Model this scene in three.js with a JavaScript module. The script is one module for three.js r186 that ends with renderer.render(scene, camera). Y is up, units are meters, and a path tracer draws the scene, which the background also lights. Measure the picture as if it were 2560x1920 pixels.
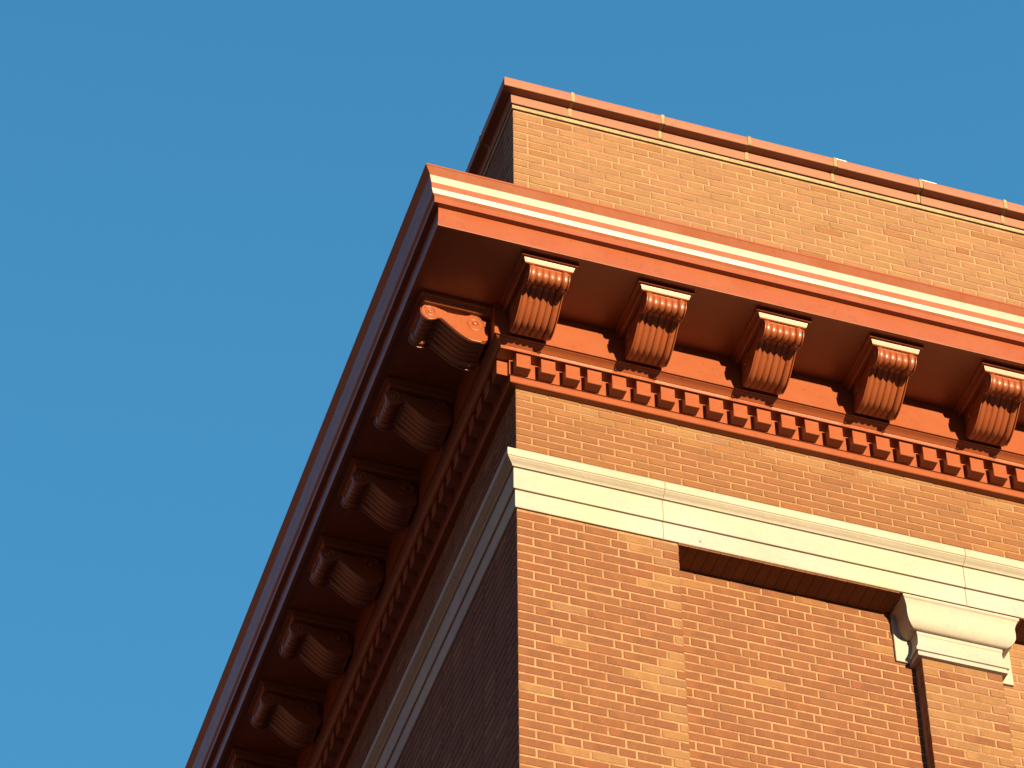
import * as THREE from 'three';
import { mergeGeometries, toCreasedNormals } from 'three/addons/utils/BufferGeometryUtils.js';

// ---------------------------------------------------------------- camera, sky, sun, exposure
const H = 14.91;                                   // height of the photograph's bottom brick joint datum above the pavement
const scene = new THREE.Scene();
const camera = new THREE.PerspectiveCamera(12.85, 4 / 3, 0.1, 6000);
const CAM = [-4.6571, -13.3138 + H, 14.0575];
{
  const yaw = 0.31845069, pitch = 0.8025436, roll = -0.00868367;
  const fwd = new THREE.Vector3(Math.sin(yaw) * Math.cos(pitch), Math.sin(pitch), -Math.cos(yaw) * Math.cos(pitch));
  const r0 = new THREE.Vector3(Math.cos(yaw), 0, Math.sin(yaw)), u0 = new THREE.Vector3().crossVectors(r0, fwd);
  const r = r0.clone().multiplyScalar(Math.cos(roll)).addScaledVector(u0, Math.sin(roll));
  const u = u0.clone().multiplyScalar(Math.cos(roll)).addScaledVector(r0, -Math.sin(roll));
  camera.quaternion.setFromRotationMatrix(new THREE.Matrix4().makeBasis(r, u, fwd.clone().negate()));
  camera.position.set(...CAM);
  camera.updateMatrixWorld(true);
}
const SUN = new THREE.Vector3(0.225, 0.067, 1).normalize();   // low evening sun, in front of the lit facade and a little to the right
const renderer = new THREE.WebGLRenderer({ antialias: true });
renderer.toneMapping = THREE.LinearToneMapping;
renderer.toneMappingExposure = 2.941;
renderer.shadowMap.enabled = true;
{
  const W = 512, Hh = 256, data = new Float32Array(W * Hh * 4);
  // clear evening sky by elevation (degrees): r, g, b
  const stops = [[-90, 0.0425, 0.0382, 0.034], [-1, 0.051, 0.0467, 0.0467], [0, 0.1994, 0.153, 0.1378], [6, 0.1716, 0.1658, 0.1878], [14, 0.0956, 0.1607, 0.241], [26, 0.0457, 0.1387, 0.2509], [38, 0.0242, 0.1062, 0.2027], [46, 0.0208, 0.0952, 0.1836], [54, 0.0179, 0.0833, 0.1649], [90, 0.0119, 0.0595, 0.1275]];
  for (let j = 0; j < Hh; j++) {
    const el = ((j + .5) / Hh - .5) * 180;
    let k = 0; while (k < stops.length - 2 && el > stops[k + 1][0]) k++;
    const t = (el - stops[k][0]) / (stops[k + 1][0] - stops[k][0]);
    for (let i = 0; i < W; i++) {
      const az = ((i + .5) / W - .5) * 2 * Math.PI, c = Math.cos(el * Math.PI / 180);
      const x = c * Math.cos(az), y = Math.sin(el * Math.PI / 180), z = c * Math.sin(az);
      const g = Math.max(0, x * SUN.x + y * SUN.y + z * SUN.z), glow = el > -1 ? .17 * Math.pow(g, 14) : 0;
      const o = (j * W + i) * 4;
      for (let q = 0; q < 3; q++) data[o + q] = stops[k][q + 1] * (1 - t) + stops[k + 1][q + 1] * t + glow * [1, .62, .3][q];
      data[o + 3] = 1;
    }
  }
  const sky = new THREE.DataTexture(data, W, Hh, THREE.RGBAFormat, THREE.FloatType);
  sky.mapping = THREE.EquirectangularReflectionMapping;
  sky.magFilter = sky.minFilter = THREE.LinearFilter; sky.wrapS = THREE.RepeatWrapping;
  sky.needsUpdate = true;
  scene.background = sky; scene.environment = sky;
}
const sun = new THREE.DirectionalLight(new THREE.Color().setRGB(1, .85, .5), 4.7);
sun.name = 'sun';
sun.position.set(0, H, 0).addScaledVector(SUN, 60); sun.target.position.set(0, H, 0);
sun.castShadow = true; sun.shadow.mapSize.set(4096, 4096);
Object.assign(sun.shadow.camera, { left: -16, right: 16, top: 12, bottom: -16, near: 1, far: 140 });
scene.add(sun, sun.target);

// ---------------------------------------------------------------- helpers
let seed = 20240611;
const rnd = () => { seed = (seed + 0x6D2B79F5) | 0; let t = Math.imul(seed ^ (seed >>> 15), 1 | seed); t ^= t + Math.imul(t ^ (t >>> 7), 61 | t); return ((t ^ (t >>> 14)) >>> 0) / 4294967296; };
const lerp = (a, b, t) => a + (b - a) * t;
function hash(x, y, s) { let h = Math.imul(x, 374761393) ^ Math.imul(y, 668265263) ^ Math.imul(s, 2246822519); h = Math.imul(h ^ (h >>> 13), 1274126177); return ((h ^ (h >>> 16)) >>> 0) / 4294967296; }
function noise(x, y, per, s) {                       // tiling value noise
  const xi = Math.floor(x), yi = Math.floor(y), fx = x - xi, fy = y - yi, m = v => ((v % per) + per) % per;
  const u = fx * fx * (3 - 2 * fx), v = fy * fy * (3 - 2 * fy);
  return lerp(lerp(hash(m(xi), m(yi), s), hash(m(xi + 1), m(yi), s), u), lerp(hash(m(xi), m(yi + 1), s), hash(m(xi + 1), m(yi + 1), s), u), v);
}
function fbm(u, v, base, oct, s) { let a = 0, w = .5, n = 0; for (let o = 0; o < oct; o++) { const p = base << o; a += w * noise(u * p, v * p, p, s + o); n += w; w *= .5; } return a / n; }
function texture(size, fn, srgb, metres) {           // fn(u, v) -> [r, g, b] 0..1
  const d = new Uint8Array(size * size * 4);
  for (let j = 0; j < size; j++) for (let i = 0; i < size; i++) { const c = fn(i / size, j / size), o = (j * size + i) * 4; for (let q = 0; q < 3; q++) d[o + q] = Math.max(0, Math.min(255, c[q] * 255)); d[o + 3] = 255; }
  const t = new THREE.DataTexture(d, size, size);
  t.wrapS = t.wrapT = THREE.RepeatWrapping; t.magFilter = THREE.LinearFilter; t.minFilter = THREE.LinearMipmapLinearFilter; t.generateMipmaps = true;
  if (srgb) t.colorSpace = THREE.SRGBColorSpace;
  t.repeat.set(1 / metres, 1 / metres); t.needsUpdate = true;
  return t;
}
const grey = v => [v, v, v];
const rgb = (r, g, b) => new THREE.Color().setRGB(r, g, b);

// ---------------------------------------------------------------- materials
const brickMap = texture(512, (u, v) => { const a = fbm(u, v, 8, 4, 3), b = fbm(u, v, 64, 2, 9), pit = b > .78 ? .05 : 0; return grey(.88 + .20 * (a - .5) + .12 * (b - .5) - pit); }, true, .6);
const brickBump = texture(512, (u, v) => grey(.5 + .5 * (fbm(u, v, 48, 3, 21) - .5) + .3 * (fbm(u, v, 10, 2, 5) - .5)), false, .6);
const mortarMap = texture(512, (u, v) => { const a = fbm(u, v, 6, 5, 31), b = fbm(u, v, 96, 2, 33); return grey(.86 + .34 * (a - .5) + .22 * (b - .5)); }, true, .8);
const stoneMap = texture(512, (u, v) => { const a = fbm(u, v, 4, 5, 41), b = fbm(u, v, 80, 2, 43), st = fbm(u * 1, v, 3, 4, 47), spot = 0; return [.93 + .16 * (a - .5) + .06 * (b - .5) + .03 * (st - .5), .93 + .15 * (a - .5) + .06 * (b - .5), .91 + .20 * (st - .5) + .12 * (a - .5)]; }, true, 1.9);
const paintMap = texture(512, (u, v) => { const a = fbm(u, v, 5, 5, 51), b = fbm(u, v, 40, 3, 53), s = b > .73 ? .10 : 0; return [.95 + .05 * (a - .5) - s * .4, .94 + .06 * (a - .5) + .04 * (b - .5) - s * .6, .94 + .08 * (a - .5) - s * .6]; }, true, 1.3);
const paintRough = texture(256, (u, v) => grey(.80 + .3 * (fbm(u, v, 6, 4, 61) - .5) + .12 * (fbm(u, v, 48, 2, 63) - .5)), false, .9);
const paintBump = texture(256, (u, v) => grey(.5 + .8 * (fbm(u, v, 3, 3, 71) - .5)), false, 1.7);
const std = (o) => new THREE.MeshStandardMaterial(o);
const M = {
  paint: std({ color: rgb(0.2372, 0.0565, 0.0196), roughness: .44, map: paintMap, roughnessMap: paintRough, bumpMap: paintBump, bumpScale: .002 }),
  stone: std({ color: rgb(0.3523, 0.2873, 0.2656), roughness: .88, map: stoneMap, bumpMap: brickBump, bumpScale: .0012 }),
  mortar: std({ color: rgb(0.312, 0.1526, 0.075), roughness: .95, map: mortarMap, bumpMap: brickBump, bumpScale: .0015 }),
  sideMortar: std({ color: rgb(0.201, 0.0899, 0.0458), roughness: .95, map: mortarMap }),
  upperMortar: std({ color: rgb(0.2848, 0.1343, 0.0629), roughness: .95, map: mortarMap, bumpMap: brickBump, bumpScale: .0015 }),
  paleMortar: std({ color: rgb(0.306, 0.1623, 0.0842), roughness: .95, map: mortarMap, bumpMap: brickBump, bumpScale: .0015 }),
  terracotta: std({ color: rgb(0.2397, 0.0901, 0.0527), roughness: .7, map: paintMap, bumpMap: brickBump, bumpScale: .0008 }),
  jointFill: std({ color: rgb(0.306, 0.1989, 0.1105), roughness: .9, map: mortarMap }),
  buffLip: std({ color: rgb(0.3179, 0.2142, 0.113), roughness: .8, map: mortarMap }),
  stucco: std({ color: rgb(0.4641, 0.2292, 0.1642), roughness: .9, map: mortarMap }),  // wall of the added neighbour, tone set for its warm bounce
  pane: std({ color: rgb(.03, .035, .04), roughness: .15 }),
  sealant: std({ color: rgb(.6, .6, .57), roughness: .6 }),
  pin: std({ color: rgb(0.1445, 0.1403, 0.102), roughness: .8 }),
  roof: std({ color: rgb(.12, .11, .10), roughness: .9 }),
  asphalt: std({ color: rgb(.055, .054, .052), roughness: .95, map: mortarMap }),
  paving: std({ color: rgb(.30, .285, .26), roughness: .9, map: mortarMap }),
  brickAny: std({ color: rgb(1, 1, 1), roughness: .9, map: brickMap, bumpMap: brickBump, bumpScale: .0009 }),
};
// brick tones, linear base colours
const TONES = { red: [[0.1737, 0.0536, 0.016], [0.1779, 0.0557, 0.0166], [0.1694, 0.0514, 0.0155], [0.1751, 0.0516, 0.0149], [0.1722, 0.0559, 0.0173], [0.1651, 0.0507, 0.0165], [0.1808, 0.0578, 0.0178], [0.1722, 0.0498, 0.0166]],
  stained: [[0.2159, 0.0939, 0.0348], [0.2279, 0.1024, 0.0389], [0.2069, 0.0853, 0.0358], [0.2339, 0.0996, 0.0348]],
  buff: [[0.2376, 0.1053, 0.0455], [0.2459, 0.1119, 0.0482], [0.2321, 0.0991, 0.0461], [0.2485, 0.1078, 0.0482], [0.2348, 0.1098, 0.044]],
  plain: [[0.1904, 0.067, 0.0214], [0.1966, 0.0717, 0.0231], [0.1855, 0.0626, 0.0205], [0.1924, 0.0648, 0.0199], [0.1896, 0.0681, 0.022], [0.1904, 0.0693, 0.023], [0.191, 0.0657, 0.0216], [0.191, 0.0639, 0.0207]],
  mid: [[0.2188, 0.0846, 0.0281], [0.2274, 0.0921, 0.031], [0.213, 0.0777, 0.0267], [0.2217, 0.082, 0.0261]] };
const toneMats = {};
for (const k in TONES) toneMats[k] = TONES[k].map(c => std({ color: rgb(...c), roughness: .9, map: brickMap, bumpMap: brickBump, bumpScale: .0009 }));

function add(parent, name, geometry, material, extra) {
  const m = new THREE.Mesh(geometry, material);
  m.name = name; m.castShadow = m.receiveShadow = true;
  if (extra) Object.assign(m.userData, extra);
  parent.add(m);
  return m;
}
// geometry from raw triangles with uv
function soup() {
  const p = [], uv = [];
  return {
    quad(a, b, c, d, ua, ub, uc, ud) { p.push(...a, ...b, ...c, ...a, ...c, ...d); uv.push(...ua, ...ub, ...uc, ...ua, ...uc, ...ud); },
    tri(a, b, c, ua, ub, uc) { p.push(...a, ...b, ...c); uv.push(...ua, ...ub, ...uc); },
    build(crease = .55) {
      const g = new THREE.BufferGeometry();
      g.setAttribute('position', new THREE.Float32BufferAttribute(p, 3)); g.setAttribute('uv', new THREE.Float32BufferAttribute(uv, 2));
      return toCreasedNormals(g, crease);
    },
  };
}
// A closed moulding profile [[d, y], ...] (d = projection from the wall face, listed down the outside, then back up inside)
// swept along stations: functions (d) -> [x, z].  Wall corner is at x = 0, z = 0: the lit facade runs along +x, the shaded one along -z.
const onFront = x => d => [x, d], onSide = z => d => [-d, z], atCorner = d => [-d, d];
function sweep(profile, stations, crease, caps = true) {
  const s = soup(), n = profile.length;
  let along = rnd() * 3;
  for (let k = 0; k + 1 < stations.length; k++) {
    const A = stations[k], B = stations[k + 1];
    let v = 0;
    for (let i = 0; i < n; i++) {
      const [d0, y0] = profile[i], [d1, y1] = profile[(i + 1) % n], len = Math.hypot(d1 - d0, y1 - y0);
      const P = (F, d, y) => { const q = F(d); return [q[0], y, q[1]]; };
      const a = P(A, d0, y0), b = P(A, d1, y1), c = P(B, d1, y1), e = P(B, d0, y0), L = Math.hypot(c[0] - b[0], c[2] - b[2]);
      s.quad(a, b, c, e, [along, v], [along, v + len], [along + L, v + len], [along + L, v]);
      v += len;
    }
    along += 2.3;
  }
  if (caps) {
    const tri = THREE.ShapeUtils.triangulateShape(profile.map(q => new THREE.Vector2(q[0], q[1])), []);
    for (const [F, flip] of [[stations[0], false], [stations[stations.length - 1], true]]) for (const t of tri) {
      const q = (flip ? t : [...t].reverse()).map(i => { const w = F(profile[i][0]); return [w[0], profile[i][1], w[1]]; }), w = (flip ? t : [...t].reverse()).map(i => profile[i]);
      s.tri(...q, ...w);
    }
  }
  return s.build(crease);
}
const up = profile => profile.map(([d, y]) => [d, y + H]);
// box with chamfered front edges, centred; chamfer c
function chamferBox(w, h, d, c, u0 = 0, v0 = 0) {
  const s = soup(), X = w / 2, Y = h / 2, Z = d / 2;
  const ring = (x, y, z) => [[-x, -y, z], [x, -y, z], [x, y, z], [-x, y, z]];
  const rings = [ring(X, Y, -Z), ring(X, Y, Z - c), ring(X - c, Y - c, Z)];
  const t = p => [u0 + p[0] + p[2] * .7, v0 + p[1] + p[2] * .7];
  for (let k = 0; k < 2; k++) for (let i = 0; i < 4; i++) { const j = (i + 1) % 4, a = rings[k][i], b = rings[k][j], e = rings[k + 1][j], f = rings[k + 1][i]; s.quad(a, b, e, f, t(a), t(b), t(e), t(f)); }
  const F = rings[2]; s.quad(...F, ...F.map(t));
  const Bk = [...rings[0]].reverse(); s.quad(...Bk, ...Bk.map(t));
  return s.build(.3);
}
function box(x0, x1, y0, y1, z0, z1) {
  const g = new THREE.BoxGeometry(x1 - x0, y1 - y0, z1 - z0), p = g.attributes.position, nn = g.attributes.normal, uv = g.attributes.uv;
  g.translate((x0 + x1) / 2, (y0 + y1) / 2 + H, (z0 + z1) / 2);
  for (let i = 0; i < p.count; i++) { const ax = Math.abs(nn.getX(i)), ay = Math.abs(nn.getY(i)); uv.setXY(i, ax > .5 ? p.getZ(i) : p.getX(i), ay > .5 ? p.getZ(i) : p.getY(i)); }
  return g;
}

// ---------------------------------------------------------------- ground
{
  const g = new THREE.PlaneGeometry(4000, 4000); g.rotateX(-Math.PI / 2);
  const uv = g.attributes.uv, p = g.attributes.position; for (let i = 0; i < uv.count; i++) uv.setXY(i, p.getX(i), p.getZ(i));
  const road = add(scene, 'road', g, M.asphalt, { kind: 'structure' }); road.position.y = -.13;
  const pv = new THREE.Shape([[-4, -60], [60, -60], [60, 4.5], [-4, 4.5]].map(q => new THREE.Vector2(q[0], -q[1])));
  const pg = new THREE.ExtrudeGeometry(pv, { depth: .13, bevelEnabled: true, bevelSize: .015, bevelThickness: .015, bevelSegments: 2 }); pg.rotateX(-Math.PI / 2); pg.translate(0, -.145, 0);
  add(scene, 'pavement', pg, M.paving, { kind: 'structure' });
}

// ---------------------------------------------------------------- unseen building, added to block low sky and bounce warm light onto the shaded facade
{
  const N = new THREE.Group(); N.name = 'added_neighbour_building'; N.userData = { label: 'unseen tall plain tan building added across the side street to shape the light', category: 'building' };
  scene.add(N); N.position.set(-17, -.13, -26);
  const w = new THREE.BoxGeometry(12, 24, 62); w.translate(-6, 12, 0);
  add(N, 'wall', w, M.stucco);
  const c = new THREE.BoxGeometry(12.5, .35, 62.5); c.translate(-6, 24.17, 0); add(N, 'coping', c, M.paving);
  const wg = new THREE.BoxGeometry(.12, 1.9, 1.2), sg = new THREE.BoxGeometry(.2, .12, 1.4);
  for (let f = 0; f < 5; f++) for (let i = 0; i < 15; i++) { const m = add(N, 'window', wg, M.pane); m.position.set(.02, 2.6 + 3.9 * f, -28 + 4 * i); const q = add(N, 'sill', sg, M.paving); q.position.set(.05, 1.6 + 3.9 * f, -28 + 4 * i); }
}
// ---------------------------------------------------------------- the building
const B = new THREE.Group(); B.name = 'corner_building';
B.userData = { label: 'red and orange brick corner building with bracketed red cornice and cream stone band', category: 'building' };
scene.add(B);
const R = 9, L = 13;                                  // how far the two facades run from the corner
const PIER = 1.035, PIL0 = 2.631, PIL1 = 3.166, REC = -.20, PILZ = -.09, BANDB = .935;

add(B, 'building_core', mergeGeometries([box(.35, R, -H, 4.80, -L, -.45), box(.004, R, .95, 4.70, -L, -.36)]), M.roof);
const pier = add(B, 'corner_pier', box(.0035, PIER - .003, -H, BANDB, -.40, -.0035), M.mortar);
const panel = add(B, 'recessed_panel', box(PIER - .01, R, -H, BANDB + .01, -.40, REC - .0035), M.mortar);
const pilaster = add(B, 'pilaster', box(PIL0 + .003, PIL1 - .003, -H, .52, REC - .05, PILZ - .0035), M.mortar);
const upper = add(B, 'upper_wall', box(.0035, R, .94, 2.30, -.37, -.0035), M.upperMortar);
const parapet = add(B, 'parapet_wall', box(.0035, R, 2.30, 4.704, -.40, -.0035), M.paleMortar);
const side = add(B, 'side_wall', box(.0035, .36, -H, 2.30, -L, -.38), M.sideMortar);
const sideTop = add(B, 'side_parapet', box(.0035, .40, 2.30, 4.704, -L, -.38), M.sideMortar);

// ---- bricks: collect all, then the 300 largest in view become parts, the rest one mass
const bricks = [];
const JT = .0118;
// a course: list of brick lengths from the corner on; kind A starts with a header, B with a stretcher, F alternates headers and stretchers
function* lengths(kind) {
  const ST = .2058, HD = .1;
  if (kind === 'A') yield HD; else if (kind === 'F') { yield HD; yield .150; let h = true; for (;;) { yield h ? HD : ST; h = !h; } }
  for (;;) { yield ST; }
}
function course(wall, kind, from, to, y0, y1, place, tone, opt = {}) {
  let x = from + (opt.shift || 0), first = true;
  for (const len of lengths(kind)) {
    let a = x, b = x + len; x = b + JT;
    if (a >= to - .012) break;
    if (b > to) b = to; else if (to - b < .045) { b = to; x = to + 1; }
    if (a < from) a = from;
    const jit = opt.corner && first ? 0 : (rnd() - .5) * .003, w = b - a + jit;
    if (w < .03) { first = false; continue; }
    const depth = opt.corner && first ? (kind === 'B' ? .1 : .2058) : .06;
    bricks.push({ wall, w, h: y1 - y0 - JT + (rnd() - .5) * .0016, d: depth, u: (a + b) / 2, y: (y0 + y1) / 2 + H, place, tone: tone((a + b) / 2, (y0 + y1) / 2, first), out: (rnd() - .5) * .0022, turn: (rnd() - .5) * .004 });
    first = false;
  }
}
const front = z => (u, y, d, o) => [u, y, z - d / 2 + o, 0];
const flank = (u, y, d, o) => [d / 2 - o, y, -u, -Math.PI / 2];
const pickTone = set => { const t = TONES[set]; return [set, Math.floor(rnd() * t.length)]; };
const pierTone = (u) => pickTone(u > .86 && rnd() < .62 ? 'stained' : rnd() < .05 ? 'stained' : 'red');
const plainTone = () => pickTone(rnd() < .05 ? 'mid' : 'red');
const washedTone = () => pickTone(rnd() < .7 ? 'buff' : 'stained');
const pilTone = (u, y) => pickTone(rnd() < (y > -.15 ? .75 : .3) ? 'stained' : 'red');
const upperTone = (u, y) => pickTone(y > 1.87 ? (rnd() < .5 ? 'mid' : 'buff') : y > 1.80 || u > 3 && rnd() < .6 ? 'mid' : 'plain');
const buffTone = () => pickTone(rnd() < .04 ? 'mid' : 'buff');
const sideTone = () => pickTone(rnd() < .15 ? 'mid' : 'red');
const kindOf = k => (((k % 6) + 6) % 6 === 0 ? 'F' : Math.abs(k % 2) === 1 ? 'B' : 'A');
const other = { A: 'B', B: 'A', F: 'B' };
for (let k = -36; k <= 13; k++) {
  const y0 = -.028 + .068 * k, y1 = y0 + .068, kd = kindOf(k);
  if (k === 13) { /* last course meets the band */ }
  course(pier, kd, 0, PIER, y0, y1, front(0), pierTone, { corner: true });
  const pk = kindOf(k + 1);
  course(panel, pk === 'F' ? 'F' : 'A', PIER - .02, PIL0 + .03, y0, y1, front(REC), plainTone, { shift: pk === 'B' ? -.02 : -.125 });
  course(panel, pk === 'F' ? 'F' : 'A', PIL1 - .02, 5.4, y0, y1, front(REC), washedTone, { shift: pk === 'B' ? -.03 : -.14 });
  if (k <= 7) course(pilaster, kd === 'F' ? 'A' : kd, PIL0, PIL1, y0, y1, front(PILZ), pilTone);
  course(side, other[kd], kd === 'B' ? .1 + JT : .2058 + JT, 9, y0, y1, flank, sideTone);
}
for (let k = -5; k <= 5; k++) {
  const y0 = 1.631 + .0622 * k, y1 = y0 + .0622, kd = k === 2 || k === -4 ? 'F' : Math.abs(k % 2) === 1 ? 'B' : 'A';
  course(upper, kd, 0, 5.2, y0, y1, front(0), upperTone, { corner: true });
  course(side, other[kd], kd === 'B' ? .1 + JT : .2058 + JT, 9, y0, y1, flank, sideTone);
}
for (let k = -21; k <= 3; k++) {
  const y0 = 4.4085 + .0712 * k, y1 = y0 + .0712, kd = kindOf(k + 1 + (k % 2 === 0 ? 0 : 0)) === 'F' ? 'F' : Math.abs(k % 2) === 0 ? 'A' : 'B';
  course(parapet, kd, 0, 5.4, y0, y1, front(0), buffTone, { corner: true });
  course(sideTop, other[kd], kd === 'B' ? .1 + JT : .2058 + JT, 4, y0, y1, flank, sideTone);
}
{
  const v = new THREE.Vector3(), eye = new THREE.Vector3(...CAM);
  for (const b of bricks) {
    b.at = b.place(b.u, b.y, b.d, b.out);
    v.set(b.at[0], b.at[1], b.at[2]);
    const dist = v.distanceTo(eye);
    v.project(camera);
    const inside = Math.abs(v.x) < 1.0 && Math.abs(v.y) < 1.0;
    const hidden = b.wall === panel && (b.at[0] < PIER || (b.at[0] > PIL0 && b.at[0] < PIL1 + .1)) || b.wall === side || b.wall === sideTop;
    b.size = inside && !hidden ? b.w * b.h / (dist * dist) : 0;
  }
  const ranked = [...bricks].sort((p, q) => q.size - p.size), chosen = new Set(ranked.slice(0, 300).filter(b => b.size > 0));
  const cache = new Map();
  const rest = [];
  for (const b of bricks) {
    if (!chosen.has(b)) { rest.push(b); continue; }
    const variant = Math.floor(rnd() * 5), key = [b.w.toFixed(3), b.h.toFixed(3), b.d.toFixed(3), variant].join();
    if (!cache.has(key)) cache.set(key, chamferBox(b.w, b.h, b.d, .003, variant * .371, variant * .217));
    const m = add(b.wall, 'brick', cache.get(key), toneMats[b.tone[0]][b.tone[1]]);
    m.position.set(b.at[0], b.at[1], b.at[2]); m.rotation.set(0, b.at[3], b.turn);
  }
  const unit = chamferBox(.2, .058, .06, .003), im = new THREE.InstancedMesh(unit, M.brickAny, rest.length);
  im.name = 'brickwork'; im.userData.kind = 'stuff'; im.castShadow = im.receiveShadow = true;
  const mat = new THREE.Matrix4(), q = new THREE.Quaternion(), e = new THREE.Euler();
  rest.forEach((b, i) => {
    q.setFromEuler(e.set(0, b.at[3], b.turn));
    mat.compose(new THREE.Vector3(b.at[0], b.at[1], b.at[2]), q, new THREE.Vector3(b.w / .2, b.h / .058, b.d / .06));
    im.setMatrixAt(i, mat);
    const t = TONES[b.tone[0]][b.tone[1]], j = .95 + .1 * rnd();
    im.setColorAt(i, rgb(t[0] * j, t[1] * j, t[2] * j));
  });
  B.add(im);
}

// ---- cream stone band with its blocks
const BANDP = up([[.074, 1.362], [.081, 1.357], [.081, 1.298], [.074, 1.294], [.074, 1.288], [.066, 1.282], [.058, 1.273], [.047, 1.267], [.040, 1.260], [.036, 1.253], [.030, 1.253], [.0225, 1.2515], [.0225, 1.2455], [.026, 1.244], [.026, 1.081], [.024, 1.079], [.0100, 1.0785], [.0100, 1.0735], [.013, 1.072], [.013, .943], [.010, .937], [-.19, .937], [-.19, 1.362]]);
const band = new THREE.Group(); band.name = 'stone_band'; B.add(band);
{
  const cuts = [.935, 2.935, 4.94, 6.94, 8.95], g = .0022;
  add(band, 'stone_block', sweep(BANDP, [onSide(-1.06 + g), atCorner, onFront(cuts[0] - g)], .4), M.stone);
  for (let i = 0; i + 1 < cuts.length; i++) add(band, 'stone_block', sweep(BANDP, [onFront(cuts[i] + g), onFront(cuts[i + 1] - g)], .4), M.stone);
  for (let i = 0; i < 6; i++) add(band, 'stone_block', sweep(BANDP, [onSide(-1.06 - (i + 1) * 2 + g), onSide(-1.06 - i * 2 - g)], .4), M.stone);
  const joints = [];
  const inner = BANDP.slice(0, -2).map(([d, y]) => [d - .004, y - .001]); inner.push([-.1, .938 + H], [-.1, 1.36 + H]);
  for (const c of cuts) joints.push(sweep(inner, [onFront(c - .004), onFront(c + .004)], .4));
  for (let i = 0; i < 7; i++) joints.push(sweep(inner, [onSide(-1.064 - i * 2), onSide(-1.056 - i * 2)], .4));
  const pin = new THREE.CylinderGeometry(.008, .008, .012, 10); pin.rotateX(Math.PI / 2);
  add(band, 'anchor_pin', pin, M.pin).position.set(1.175, .981 + H, .010);
  add(band, 'mortar_joint', mergeGeometries(joints), M.jointFill);
}

// under the band the recessed panels are closed by a row of bricks on edge, seen from below
{
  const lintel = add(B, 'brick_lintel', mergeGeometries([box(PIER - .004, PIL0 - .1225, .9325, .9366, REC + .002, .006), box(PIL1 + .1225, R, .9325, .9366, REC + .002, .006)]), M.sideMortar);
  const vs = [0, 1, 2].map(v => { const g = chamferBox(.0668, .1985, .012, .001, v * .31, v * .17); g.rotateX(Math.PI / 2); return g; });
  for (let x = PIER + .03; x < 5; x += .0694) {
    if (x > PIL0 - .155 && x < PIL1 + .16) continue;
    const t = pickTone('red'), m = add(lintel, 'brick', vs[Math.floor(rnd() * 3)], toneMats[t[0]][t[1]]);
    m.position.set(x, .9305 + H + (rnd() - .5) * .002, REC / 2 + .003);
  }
}
// ---- pilaster capital of cream stone
{
  // rows: [side overhang, front z, y]
  const rows = [[.122, .004, .932], [.122, .004, .915], [.112, -.006, .906], [.103, -.014, .885], [.097, -.019, .862], [.0945, -.021, .845], [.096, -.020, .842], [.0965, -.020, .81], [.094, -.021, .775], [.086, -.028, .752], [.070, -.040, .730], [.050, -.056, .717], [.036, -.067, .713],
    [.019, -.077, .713], [.019, -.077, .690], [.015, -.081, .687], [.014, -.082, .665], [.019, -.078, .62], [.030, -.068, .588], [.041, -.060, .566], [.041, -.060, .549], [.028, -.070, .546], [.028, -.070, .538], [.032, -.067, .536], [.030, -.067, .512], [.004, -.087, .508]];
  const s = soup();
  const ring = ([o, z, y]) => [[PIL0 - o, y + H, REC - .02], [PIL0 - o, y + H, z], [PIL1 + o, y + H, z], [PIL1 + o, y + H, REC - .02]];
  let v = 0;
  for (let k = 0; k + 1 < rows.length; k++) {
    const a = ring(rows[k]), b = ring(rows[k + 1]), l = Math.hypot(rows[k][1] - rows[k + 1][1], rows[k][2] - rows[k + 1][2]);
    for (let i = 0; i < 3; i++) { const u0 = i === 0 ? a[0][2] : a[i][0], u1 = i === 0 ? a[1][2] : i === 1 ? a[2][0] : a[2][0] + .2; s.quad(a[i], b[i], b[i + 1], a[i + 1], [u0, v], [u0, v + l], [u1, v + l], [u1, v]); }
    v += l;
  }
  const top = ring(rows[0]), bot = ring(rows[rows.length - 1]);
  s.quad(top[0], top[1], top[2], top[3], [0, 0], [1, 0], [1, 1], [0, 1]); s.quad(bot[3], bot[2], bot[1], bot[0], [0, 0], [1, 0], [1, 1], [0, 1]);
  add(pilaster, 'capital', s.build(.45), M.stone, { label: 'moulded cream stone capital of the brick pilaster' });
  const blk = chamferBox(.785, .40, .03, .003); blk.translate((2.505 + 3.29) / 2, .735 + H, REC + .004);
  add(pilaster, 'impost_block', blk, M.stone);
}

// ---- red painted metal cornice
const cornice = new THREE.Group(); cornice.name = 'cornice'; B.add(cornice);
const both = [onSide(-L), atCorner, onFront(R)];
const CROWN = up([[0, 2.965], [.30, 2.93], [.848, 2.886], [.853, 2.882], [.853, 2.869], [.8500, 2.8672], [.8165, 2.8255], [.8020, 2.7775], [.7965, 2.7315], [.7855, 2.6985], [.7715, 2.682], [.7715, 2.633], [.735, 2.633], [.735, 2.490], [0, 2.490]]);
add(cornice, 'crown_moulding', sweep(CROWN, both, .05), M.paint);
add(cornice, 'corona', sweep(up([[.735, 2.4897], [.738, 2.4895], [.738, 2.468], [.736, 2.465], [.712, 2.465], [.712, 2.4897]]), both, .3), M.paint);
add(cornice, 'soffit', sweep(up([[.7118, 2.4898], [.7118, 2.4855], [.20, 2.4855], [.20, 2.4898]]), both, .5), M.paint);
add(cornice, 'frieze', sweep(up([[.20, 2.4850], [.20, 2.2142], [.02, 2.214], [.02, 2.4850]]), both, .3), M.paint);
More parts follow.
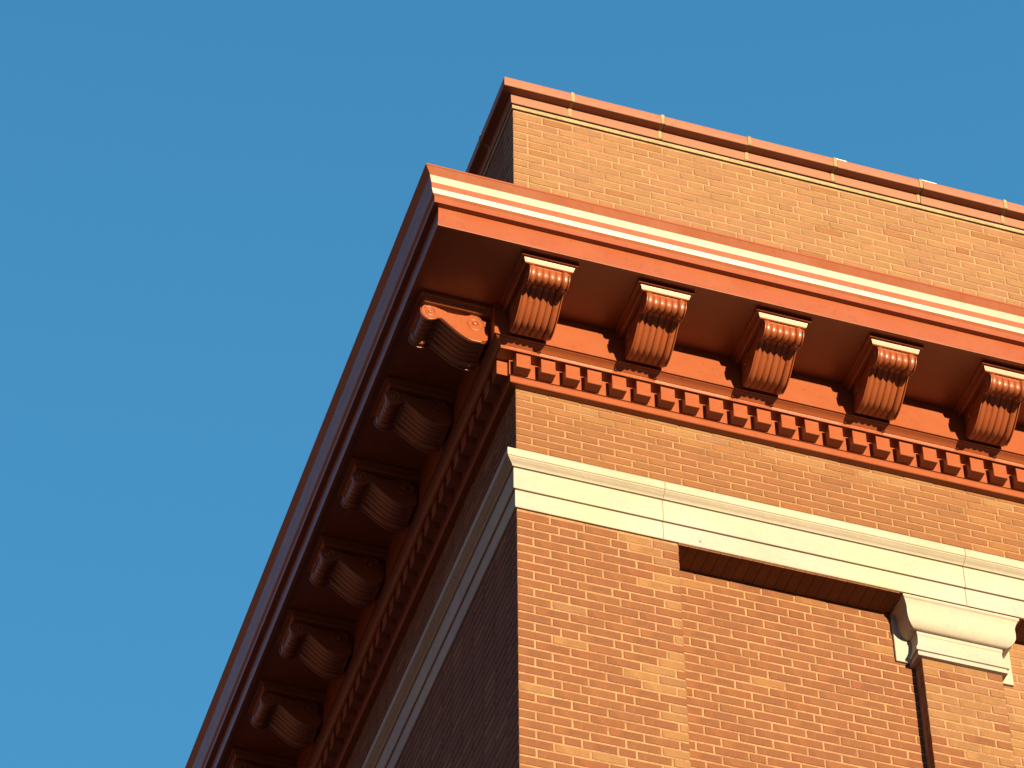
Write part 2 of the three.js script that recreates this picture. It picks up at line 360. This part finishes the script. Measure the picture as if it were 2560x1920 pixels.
add(cornice, 'bed_moulding', sweep(up([[.186, 2.2136], [.186, 2.2105], [.180, 2.2085], [.172, 2.205], [.163, 2.2005], [.155, 2.195], [.148, 2.1895], [.1445, 2.1865], [.1415, 2.1865], [.1415, 2.1565], [.062, 2.1565], [.01, 2.1565], [.01, 2.2136]]), both, .4), M.paint);
add(cornice, 'dentil_band', sweep(up([[.060, 2.1562], [.060, 2.0245], [.052, 2.0225], [.052, 2.0185], [.0505, 2.017], [.0505, 1.976], [.046, 1.972], [-.01, 1.972], [-.01, 2.1562]]), both, .4), M.paint);
{
  const g = chamferBox(.0955, .1165, .0755, .0025), xs = [-.037, .125, .2865];
  for (let i = 0; i < 24; i++) xs.push(.4315 + .1625 * i);
  for (const x of xs) { const m = add(cornice, 'dentil', g, M.paint); m.position.set(x + .04775 + (rnd() - .5) * .003, 2.0875 + H + (rnd() - .5) * .0016, .0975 + (rnd() - .5) * .002); m.rotation.set(0, (rnd() - .5) * .02, (rnd() - .5) * .014); }
  for (let i = 0; i < 44; i++) { const m = add(cornice, 'dentil', g, M.paint); m.rotation.y = -Math.PI / 2; m.position.set(-.0975, 2.0875 + H, .037 - .04775 - .1625 * i); }
}

// ---- scroll brackets (modillions) under the soffit
function makeBracket() {
  const g = new THREE.Group(); g.name = 'bracket';
  const soff = 2.4852;
  { // cap board with its moulding on three sides: [half width, front, y]
    const rows = [[.186, .672, soff], [.186, .672, 2.4605], [.1845, .6705, 2.459], [.1665, .6525, 2.458], [.1652, .6517, 2.456], [.1572, .6437, 2.4275], [.151, .637, 2.4225], [.130, .616, 2.4215]];
    const s = soup(), ring = ([w, f, y]) => [[-w, y, .198], [-w, y, f], [w, y, f], [w, y, .198]];
    let v = 0;
    for (let k = 0; k + 1 < rows.length; k++) {
      const a = ring(rows[k]), b = ring(rows[k + 1]), l = Math.hypot(rows[k][1] - rows[k + 1][1], rows[k][2] - rows[k + 1][2]);
      for (let i = 0; i < 3; i++) { const u0 = i * .5, u1 = i * .5 + .4; s.quad(a[i], b[i], b[i + 1], a[i + 1], [u0, v], [u0, v + l], [u1, v + l], [u1, v]); }
      v += l;
    }
    const b = ring(rows[rows.length - 1]); s.quad(b[3], b[2], b[1], b[0], [0, 0], [.4, 0], [.4, .3], [0, .3]);
    const neck = box(-.106, .106, 2.37 - H, 2.425 - H, .199, .59);
    add(g, 'cap', mergeGeometries([s.build(.1), neck.toNonIndexed()]), M.paint);
  }
  // side outline of the scroll (d, y): the fluted front and underside, from under the cap to the frieze
  const pts = [[.634, 2.416], [.646, 2.398], [.6505, 2.372], [.647, 2.346], [.636, 2.325], [.618, 2.312], [.596, 2.307], [.574, 2.312], [.556, 2.325], [.543, 2.337], [.531, 2.341], [.518, 2.336], [.501, 2.324], [.475, 2.302], [.448, 2.278], [.419, 2.254], [.390, 2.233], [.361, 2.216], [.333, 2.2045], [.305, 2.200], [.277, 2.201], [.254, 2.205], [.236, 2.211], [.223, 2.219]];
  const curve = new THREE.CatmullRomCurve3(pts.map(p => new THREE.Vector3(0, p[1], p[0])), false, 'centripetal');
  const N = 84, W = .128, prof = curve.getSpacedPoints(N), tan = [];
  for (let i = 0; i <= N; i++) { const a = prof[Math.max(0, i - 1)], b = prof[Math.min(N, i + 1)]; const t = new THREE.Vector3().subVectors(b, a).normalize(); tan.push(t); }
  // lateral relief: a round bead at each edge and five reeds between
  const us = [], hs = [];
  const NL = 96;
  for (let i = 0; i <= NL; i++) {
    const u = -W + 2 * W * i / NL, a = Math.abs(u);
    let h;
    if (a > .084) { const t = (a - .106) / .0225; h = .020 * Math.sqrt(Math.max(0, 1 - t * t)) - .014; }
    else { const t = ((u + .084) / .168 * 4) % 1, k = (t - .5) * 2; h = -.019 + .013 * Math.sqrt(Math.max(0, 1 - k * k)); }
    us.push(u); hs.push(h);
  }
  {
    const s = soup(), at = (i, j) => { const p = prof[i], t = tan[i], fade = Math.min(1, i / 2) * Math.min(1, (N - i) / 2), h = hs[j] * fade; return [us[j], p.y + t.z * h, p.z - t.y * h]; };
    let v = 0;
    for (let i = 0; i < N; i++) {
      const l = prof[i].distanceTo(prof[i + 1]);
      for (let j = 0; j < NL; j++) s.quad(at(i, j), at(i + 1, j), at(i + 1, j + 1), at(i, j + 1), [us[j], v], [us[j], v + l], [us[j + 1], v + l], [us[j + 1], v]);
      v += l;
    }
    add(g, 'scroll_front', s.build(.9), M.paint);
  }
  { // the two flat sides, closed behind at the frieze
    const out = prof.map(p => [p.z, p.y]); out.push([.2125, 2.246], [.215, 2.258], [.227, 2.285], [.234, 2.31], [.2355, 2.336], [.230, 2.365], [.223, 2.382], [.239, 2.388], [.262, 2.398], [.272, 2.412], [.292, 2.4212], [.326, 2.4212], [.345, 2.410], [.361, 2.402], [.410, 2.396], [.445, 2.393], [.479, 2.393], [.502, 2.403], [.535, 2.413], [.57, 2.419], [.60, 2.4205]);
    const plate = (pts, x0, x1) => { const ex = new THREE.ExtrudeGeometry(new THREE.Shape(pts.map(p => new THREE.Vector2(p[0], p[1]))), { depth: x1 - x0, bevelEnabled: false }); ex.translate(0, 0, -x1); ex.rotateY(-Math.PI / 2); return ex; };
    const inner = prof.map((p, i) => [p.z + tan[i].y * .027, p.y - tan[i].z * .027]).filter((p, i) => i > 6 && i < N - 6 && i % 3 === 0);
    inner.push([.205, 2.26], [.205, 2.40], [.58, 2.40]);
    const ex = mergeGeometries([plate(out, -W, -.112), plate(out, .112, W), plate(inner, -.1125, .1125)]);
    add(g, 'scroll_body', ex, M.paint);
  }
  for (const sx of [-1, 1]) { // raised volutes on the cheeks: a spiral fillet with a round eye
    const spiral = (cx, cy, r0, r1, a0, turns) => { const q = []; for (let i = 0; i <= 44; i++) { const t = i / 44, a = a0 + turns * 2 * Math.PI * t, r = lerp(r0, r1, t); q.push(new THREE.Vector3(sx * (W - .0012), cy + r * Math.sin(a), cx + r * Math.cos(a))); } return new THREE.TubeGeometry(new THREE.CatmullRomCurve3(q), 66, .0055, 6); };
    const eye = (cx, cy, r) => { const e = new THREE.SphereGeometry(r, 14, 10); e.scale(.6, 1, 1); e.translate(sx * W, cy, cx); return e; };
    const rim = []; for (let i = 6; i <= N - 6; i += 2) { const p = prof[i], t = tan[i]; rim.push(new THREE.Vector3(sx * (W + .0005), p.y + t.z * .0075, p.z - t.y * .0075)); }
    const strip = q => { const c = q.toNonIndexed ? (q.index ? q.toNonIndexed() : q) : q; return c; };
    add(g, 'volute', mergeGeometries([spiral(.305, 2.347, .068, .024, 1.9, 1.2), eye(.303, 2.350, .017), spiral(.598, 2.366, .044, .014, 0.6, 1.3), eye(.597, 2.366, .012), new THREE.TubeGeometry(new THREE.CatmullRomCurve3(rim), 90, .0045, 6)].map(strip)), M.paint);
  }
  return g;
}
{
  const proto = makeBracket();
  for (let n = 0; n < 11; n++) { const b = n ? proto.clone() : proto; b.position.set(.0145 + .776 * n + (n ? (rnd() - .5) * .005 : 0), H, (rnd() - .5) * .003); b.rotation.set(0, 0, (rnd() - .5) * .008); B.add(b); }
  for (let n = 0; n < 15; n++) { const b = proto.clone(); b.rotation.y = -Math.PI / 2; b.position.set(0, H, -.0145 - .776 * n); B.add(b); }
}

// ---- parapet coping of red terracotta tiles with pale joints
const coping = new THREE.Group(); coping.name = 'coping'; B.add(coping);
{
  const P = up([[-.10, 4.952], [.072, 4.934], [.084, 4.930], [.087, 4.924], [.087, 4.845], [.084, 4.842], [.066, 4.842], [.062, 4.846], [.022, 4.846], [.018, 4.842], [.017, 4.800], [.015, 4.765], [.012, 4.761], [-.40, 4.761], [-.40, 4.952]]);
  const LIP = up([[-.022, 4.7605], [-.022, 4.752], [.004, 4.751], [.007, 4.747], [.0072, 4.722], [.004, 4.7165], [-.018, 4.715], [-.018, 4.700], [-.30, 4.700], [-.30, 4.7605]]);
  const cuts = [.406, 1.062, 1.700, 2.342, 2.988, 3.632, 4.276, 4.92, 5.56, 6.20, 6.85, 7.49, 8.13], g = .008;
  add(coping, 'coping_tile', sweep(P, [onSide(-.47 + g), atCorner, onFront(cuts[0] - g)], .5), M.terracotta);
  for (let i = 0; i + 1 < cuts.length; i++) { const m = add(coping, 'coping_tile', sweep(P, [onFront(cuts[i] + g), onFront(cuts[i + 1] - g)], .5), M.terracotta); m.position.y = (rnd() - .5) * .006; m.rotation.z = (rnd() - .5) * .004 * .3; }
  for (let i = 0; i < 14; i++) add(coping, 'coping_tile', sweep(P, [onSide(-.47 - (i + 1) * .645 + g), onSide(-.47 - i * .645 - g)], .5), M.terracotta);
  const J = P.map(([d, y], i) => [d + (i > 0 && i < 12 ? .004 : 0), y + (i < 3 ? .006 : i > 3 && i < 9 ? -.002 : 0)]);
  for (const c of cuts) add(coping, 'mortar_joint', sweep(J, [onFront(c - g - .004), onFront(c + g + .004)], .5), M.jointFill);
  for (let i = 0; i < 14; i++) add(coping, 'mortar_joint', sweep(J, [onSide(-.47 - i * .645 - g - .004), onSide(-.47 - i * .645 + g + .004)], .5), M.jointFill);
  for (const [x, l] of [[2.342, .075], [2.988, .11]]) { const g2 = new THREE.CapsuleGeometry(.007, l, 3, 7); g2.rotateZ(Math.PI / 2); g2.scale(1, .8, 1.2); const m = add(coping, 'sealant_patch', g2, M.sealant); m.position.set(x + l / 2 + .012, 4.9305 + H, .0785); m.rotation.z = -.03; }
  add(coping, 'bed_lip', sweep(LIP, both, .5), M.buffLip);
}
renderer.render(scene, camera);
